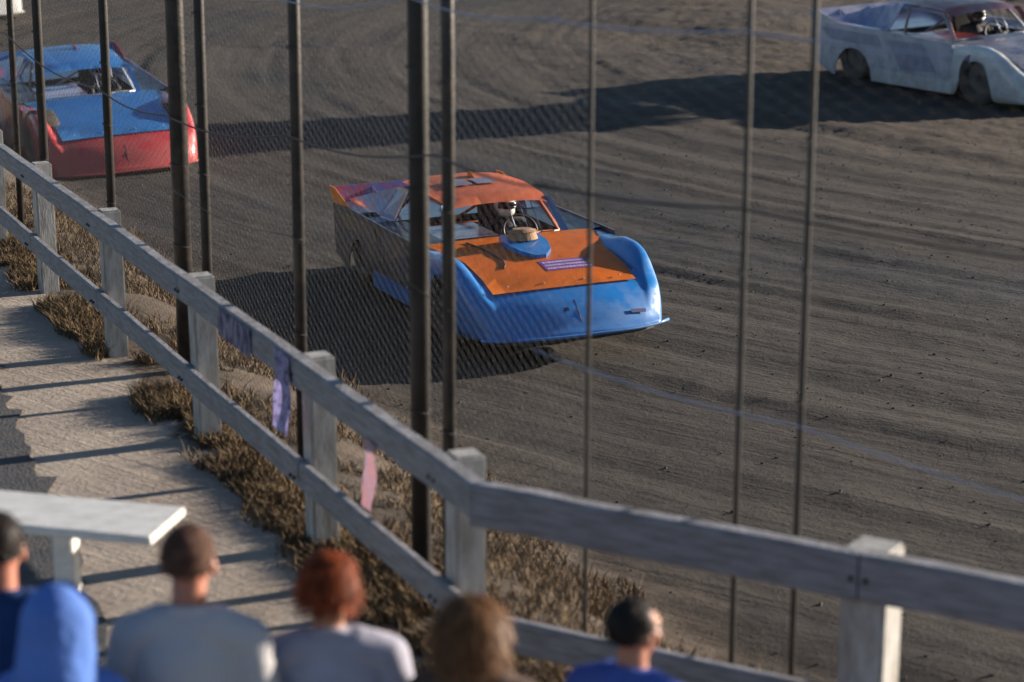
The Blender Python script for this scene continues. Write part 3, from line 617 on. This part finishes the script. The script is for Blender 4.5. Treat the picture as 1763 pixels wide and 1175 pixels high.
def person(loc, yaw, label, hgt, shirt, pants, hair, skin=SKIN, wide=1.0, arms='down', tilt=(0, 0), headturn=0, hairkind='short', sleeve=.5, smat=None):
    root = empty('person', loc, yaw); tag(root, label, 'person', 'spectators watching over the railing')
    k = hgt / 1.75; sh = .185 * wide
    V3 = lambda x, y, z: Vector((x * k, y * k, z * k))
    HT = Matrix.Translation(V3(0, .02 - tilt[0] * -.08, 1.625)) @ Matrix.Rotation(headturn, 4, 'Z') @ Matrix.Rotation(-tilt[0], 4, 'X') @ Matrix.Rotation(tilt[1], 4, 'Y') @ Matrix.Scale(k, 4)
    bm = bmesh.new()
    head_shapes(bm, 1, HT)
    cap_chain(bm, [V3(0, -.02, 1.42), V3(0, -.005, 1.50), HT @ Vector((0, -.01, -.04))], [.064 * k, .056 * k, .055 * k])
    ell(bm, V3(0, -.01, 1.25), (.165 * k * wide, .11 * k, .20 * k)); ell(bm, V3(0, .0, 1.02), (.145 * k * wide, .10 * k, .17 * k)); ell(bm, V3(0, -.01, .92), (.165 * k, .115 * k, .12 * k))
    cap_chain(bm, [V3(-sh, -.01, 1.40), V3(0, -.01, 1.435), V3(sh, -.01, 1.40)], [.058 * k, .066 * k, .058 * k])
    A = []
    for s in (-1, 1):
        S = V3(s * (sh + .01), -.01, 1.385)
        if arms == 'down': E_, W_ = V3(s * (sh + .075), -.04, 1.09), V3(s * (sh + .05), .10, .85); hd, hn = (0, .35, -1), (-s, 0, 0)
        elif arms == 'front': E_, W_ = V3(s * (sh + .09), .04, 1.12), V3(s * .08, .27, 1.17); hd, hn = (-s * .9, .25, .1), (0, .2, 1)
        else: E_, W_ = V3(s * (sh + .12), .06, 1.13), V3(s * .13, .24, 1.40) if s < 0 else V3(s * .30, .20, .93); hd, hn = (-s * .2, .3, .9) if s < 0 else (0, .4, -1), (0, 1, 0) if s < 0 else (-s, 0, 0)
        A.append((S, E_, W_)); cap_chain(bm, [S, (S + E_) / 2, E_], [.052 * k, .047 * k, .040 * k]); cap_chain(bm, [E_, E_.lerp(W_, .35), W_], [.040 * k, .041 * k, .028 * k]); hand(bm, W_, hd, hn, s)
        H, K, An = V3(s * .09, 0, .90), V3(s * .11, .02, .49), V3(s * .115, -.02, .09)
        cap_chain(bm, [H, H.lerp(K, .5), K], [.085 * k, .076 * k, .056 * k]); cap_chain(bm, [K, K.lerp(An, .3), An], [.055 * k, .058 * k, .038 * k]); cap_chain(bm, [V3(s * .115, -.03, .045), V3(s * .13, .12, .035)], [.042 * k, .034 * k])
    baked(bm, [REM, SMO], 'body', skin, root)
    # shirt
    bm = bmesh.new(); g = 1.0
    cap_chain(bm, [V3(-sh, -.012, 1.392), V3(-.09, -.018, 1.43), V3(.09, -.018, 1.43), V3(sh, -.012, 1.392)], [.074 * k, .074 * k, .074 * k, .074 * k]); ell(bm, V3(0, -.012, 1.26), (.198 * k * wide, .135 * k, .21 * k)); ell(bm, V3(0, -.005, 1.03), (.185 * k * wide, .13 * k, .18 * k))
    tube(bm, [V3(0, -.005, 1.1), V3(0, -.005, .82)], .17 * k, 20)
    for S, E_, W_ in A:
        n_ = S.lerp(E_, .5); cap_chain(bm, [S, n_], [.073 * k, .066 * k])
        if sleeve <= .6: tube(bm, [n_, S.lerp(E_, .82)], [.066 * k, .064 * k], 14)
        else: cap_chain(bm, [n_, E_, E_.lerp(W_, .9)], [.062 * k, .055 * k, .043 * k])
    # collar ring
    cR = [V3(.066 * math.cos(a), -.008 + .062 * math.sin(a), 1.487 - .022 * math.sin(a)) for a in [i * math.pi / 8 for i in range(17)]]; tube(bm, cR, .012 * k, 8, False)
    baked(bm, [REM, ('SMOOTH', dict(factor=.6, iterations=6))], 'shirt', shirt, root)
    # trousers and shoes
    bm = bmesh.new(); ell(bm, V3(0, -.01, .90), (.178 * k, .128 * k, .13 * k))
    for s in (-1, 1): tube(bm, [V3(s * .09, 0, .92), V3(s * .105, .01, .5), V3(s * .115, -.02, .06)], [.100 * k, .075 * k, .066 * k], 18)
    baked(bm, [REM, SMO], 'trousers', pants, root)
    for s in (-1, 1):
      bm = bmesh.new(); ell(bm, V3(s * .125, .05, .045), (.055 * k, .145 * k, .05 * k), Matrix.Rotation(-s * .12, 3, 'Z'))
      build('shoe', bm, M['black'], root, True)
    # eyes
    for s in (-1, 1):
      bm = bmesh.new(); ell(bm, HT @ Vector((s * .030, .073, .006)), (.0125 * k,) * 3, u=10, v=8)
      build('eye', bm, M['helmet'], root, True)
    # hair
    hm = hair
    if hairkind == 'hood':
        bm = bmesh.new(); ell(bm, HT @ Vector((0, -.022, .015)), (.122 * k, .128 * k, .130 * k)); cap_chain(bm, [HT @ Vector((0, -.045, -.03)), V3(0, -.05, 1.46)], [.125 * k, .145 * k])
        for v in bm.verts: v.co += v.co.normalized() * .008 * noise.noise(v.co * 14)
        baked(bm, [REM, SMO], 'hood', shirt, root)
        bm = bmesh.new(); tube(bm, [HT @ Vector((.084 * math.cos(a), .062 + .0 * a, .01 + .105 * math.sin(a))) for a in [i * math.pi / 10 for i in range(-2, 13)]], .012, 8); build('hood_edge', bm, shirt, root, True)
    elif hairkind == 'helmet':
        bm = bmesh.new(); ell(bm, HT @ Vector((0, -.005, .02)), (.122, .140, .135)); ell(bm, HT @ Vector((0, .055, -.06)), (.092, .085, .07)); baked(bm, [REM, SMO], 'helmet', hair, root)
        bm = bmesh.new(); g = [[bm.verts.new(HT @ Vector((.118 * math.sin(a), .012 + .132 * math.cos(a), z))) for a in [(-1.05 + i * .21) for i in range(11)]] for z in (-.02, .02, .055)]
        for a, b in zip(g, g[1:]):
            for i in range(10): bm.faces.new((a[i], a[i + 1], b[i + 1], b[i]))
        bmesh.ops.solidify(bm, geom=bm.faces[:], thickness=.004); build('visor', bm, M['glass'], root, True)
    else:
        # scalp shell plus many thin locks
        bm = bmesh.new(); ell(bm, HT @ Vector((0, -.020, .042)), (.083 * k, .100 * k, .092 * k), HT.to_3x3().normalized(), 32, 24)
        lng = {'short': .02, 'bob': .17, 'shag': .10}[hairkind]
        inv = HT.inverted()
        for v in list(bm.verts):
            q = inv @ v.co
            if q.y > .045 and q.z < .085 or q.z < (-.02 if hairkind == 'short' else -.045): bm.verts.remove(v)
            else: v.co += (v.co - HT @ Vector((0, -.02, .04))).normalized() * .006 * noise.noise(v.co * 40)
        n = 700 if hairkind == 'short' else 2600
        for i in range(n):
            u = random.uniform(0, 2 * math.pi); zz = random.uniform(-.45, 1); rr = math.sqrt(max(0, 1 - zz * zz)); q = Vector((rr * math.cos(u) * .083, -.02 + rr * math.sin(u) * .100, .042 + zz * .092))
            if q.y > .04 and q.z < .085: continue
            nn = Vector((q.x / .083, (q.y + .02) / .1, (q.z - .042) / .092)).normalized()
            flow = (Vector((random.gauss(0, .25), random.gauss(-.2, .25), -1)) + nn * .35); flow = (flow - nn * min(0, flow.dot(nn)) * 1.0).normalized()
            tn = flow.cross(nn).normalized() * random.uniform(.0015, .004); L_ = lng * random.uniform(.6, 1.15); p = q.copy(); pr = None; dd = (flow + nn * .25).normalized()
            seg = 4
            for j in range(seg + 1):
                wv = tn * (1 - .7 * j / seg); a = bm.verts.new(HT @ (p - wv)); b = bm.verts.new(HT @ (p + wv))
                if pr: bm.faces.new((pr[0], pr[1], b, a))
                pr = (a, b); p = p + dd * L_ / seg; dd = (dd + Vector((random.gauss(0, .12), random.gauss(0, .12), -.45 if hairkind != 'short' else -.1))).normalized()
                # keep outside the head
                e_ = Vector((p.x / .086, (p.y + .02) / .104, (p.z - .03) / .11))
                if e_.length < 1: p = Vector((e_.x * .086, e_.y * .104, e_.z * .11)) / e_.length + Vector((0, -.02, .03))
        build('hair', bm, hm, root, True, norm=False)['kind'] = 'stuff'
    return root
def cloth(name, col, var=None, **k): return mat(name, col, .85, var=var or tuple(v * .8 for v in col), vscale=6, bump=.03, bscale=6, spec=.15, **k)
JEAN = cloth('denim', (.03, .045, .10)); KH = cloth('khaki', (.22, .17, .11))
HB = mat('brown_hair', (.20, .10, .045), .5, var=(.09, .042, .02), vscale=30, spec=.15); HR = mat('red_hair', (.30, .065, .018), .6, var=(.055, .012, .006), vscale=22, spec=.15); HK = mat('black_hair', (.012, .010, .010), .5, var=(.03, .022, .018), vscale=30, spec=.15)
HG = mat('cropped_hair', (.07, .035, .025), .8, var=(.11, .06, .045), vscale=30, spec=.15)
def ribbed(name, a, b):
    m = cloth(name, a); N, L = nodes(m); tc = N.new('ShaderNodeTexCoord'); wv = N.new('ShaderNodeTexWave'); wv.inputs['Scale'].default_value = 22; wv.bands_direction = 'X'; wv.inputs['Distortion'].default_value = .4
    L.new(tc.outputs['Object'], wv.inputs[0]); x = N.new('ShaderNodeMix'); x.data_type = 'RGBA'; L.new(wv.outputs[1], x.inputs[0]); x.inputs[6].default_value = (*a, 1); x.inputs[7].default_value = (*b, 1); L.new(x.outputs[2], N['Principled BSDF'].inputs['Base Color']); return m
def at(px, y, drop=0): return ((px - 881.5) / 3600 * (y * 1.0) * 1.065, y, WALK)
person((-1.34, 5.78, WALK), R(-2), 'person in a blue hooded sweatshirt with the hood up at bottom left', 1.575, cloth('blue_hoodie', (.10, .20, .55)), JEAN, HB, hairkind='hood', sleeve=1, wide=.84)
person((-1.61, 6.2, WALK), R(4), 'dark haired person in a navy shirt at the left edge under the white plank', 1.66, cloth('navy_shirt', (.02, .05, .16)), JEAN, HK, SKINR, hairkind='short', sleeve=.5)
person((-.985, 6.0, WALK), R(-4), 'man with cropped hair and bald crown wearing a pale ribbed shirt', 1.69, ribbed('pale_ribbed_shirt', (.50, .48, .46), (.36, .37, .42)), KH, HG, SKINR, wide=.97, hairkind='short')
person((-.57, 6.1, WALK), R(5), 'red haired woman in a lavender grey shirt seen from behind', 1.56, cloth('lavender_shirt', (.34, .34, .42)), JEAN, HR, wide=1.08, hairkind='shag', tilt=(.1, .05))
person((-.12, 5.95, WALK), R(-6), 'light brown haired person with only the head in view at bottom centre', 1.475, cloth('brown_shirt', (.10, .07, .06)), KH, HB, wide=.95, hairkind='bob', headturn=R(-20))
person((.37, 5.95, WALK), R(-30), 'black haired person in a blue shirt looking toward the right', 1.48, cloth('royal_blue_shirt', (.06, .11, .40)), JEAN, HK, SKINR, hairkind='short', arms='raise', headturn=R(-25), tilt=(-.12, .1))

# drivers, seated in each car
def driver(car, T, label, hel):
    mw = Matrix.Translation(car.location) @ Matrix.Rotation(car.rotation_euler.z, 4, 'Z') @ Matrix.Scale(car.scale.x, 4) @ T
    p = mw @ Vector((.28, .36, .44)); root = empty('person', p, car.rotation_euler.z); root.scale = car.scale; tag(root, label, 'person', 'drivers in the race cars')
    HT = Matrix.Translation((0, -.02, .52)) @ Matrix.Rotation(math.pi, 4, 'Z') @ Matrix.Rotation(-.1, 4, 'X'); bm = bmesh.new(); head_shapes(bm, 1, HT)
    cap_chain(bm, [(0, .0, .30), (0, 0, .40), (0, -.01, .48)], [.06, .055, .055]); ell(bm, (0, .01, .2), (.17, .11, .22)); ell(bm, (0, -.01, .02), (.17, .14, .1)); cap_chain(bm, [(-.18, 0, .33), (0, 0, .36), (.18, 0, .33)], [.055, .06, .055])
    for s in (-1, 1):
        cap_chain(bm, [(s * .19, 0, .32), (s * .25, -.15, .12), (s * .18, -.42, .24)], [.052, .042, .03]); hand(bm, (s * .175, -.43, .245), (-s * .35, -.6, .75), (s * .3, -.6, -.5), s)
        cap_chain(bm, [(s * .09, 0, .02), (s * .13, -.40, .06), (s * .12, -.72, -.06)], [.08, .06, .045])
    baked(bm, [REM, SMO], 'body', M['suit'], root)
    bm = bmesh.new(); ell(bm, HT @ Vector((0, -.005, .02)), (.122, .140, .135)); ell(bm, HT @ Vector((0, .055, -.06)), (.092, .085, .07)); baked(bm, [REM, SMO], 'helmet', hel, root)
    bm = bmesh.new(); g = [[bm.verts.new(HT @ Vector((.119 * math.sin(a), .012 + .134 * math.cos(a), z))) for a in [(-1.05 + i * .21) for i in range(11)]] for z in (-.02, .02, .055)]
    for a, b in zip(g, g[1:]):
        for i in range(10): bm.faces.new((a[i], a[i + 1], b[i + 1], b[i]))
    bmesh.ops.solidify(bm, geom=bm.faces[:], thickness=.004); build('visor', bm, M['glass'], root, True)
driver(rc1, T1, 'driver in a white helmet at the wheel of the orange and blue car', M['helmet'])
driver(rc2, T2, 'driver in a grey helmet inside the red car with the sky blue roof', mat('helmet_grey', (.2, .2, .22), .3, coat=1))
driver(rc3, T3, 'driver in a dark helmet inside the white car at top right', mat('helmet_dark', (.05, .05, .06), .3, coat=1))

# panel added out of view to lay a long shade band across the track
sb = empty('shade_board', (22.3, 42.1, .1), R(-66)); tag(sb, 'plain dark panel on two steel posts, added beyond the right edge to shade the track', 'shade_board')
bm = bmesh.new(); box(bm, (0, 0, 5.9), (3.0, .25, 1.7), None, .02); build('shade_panel', bm, M['pole'], sb)
for x in (-1.1, 1.1):
    bm = bmesh.new(); tube(bm, [(x, .2, -.3), (x, .2, 6.2)], .11, 12); build('post', bm, M['rustpole'], sb, True)  # posts of the added shade board
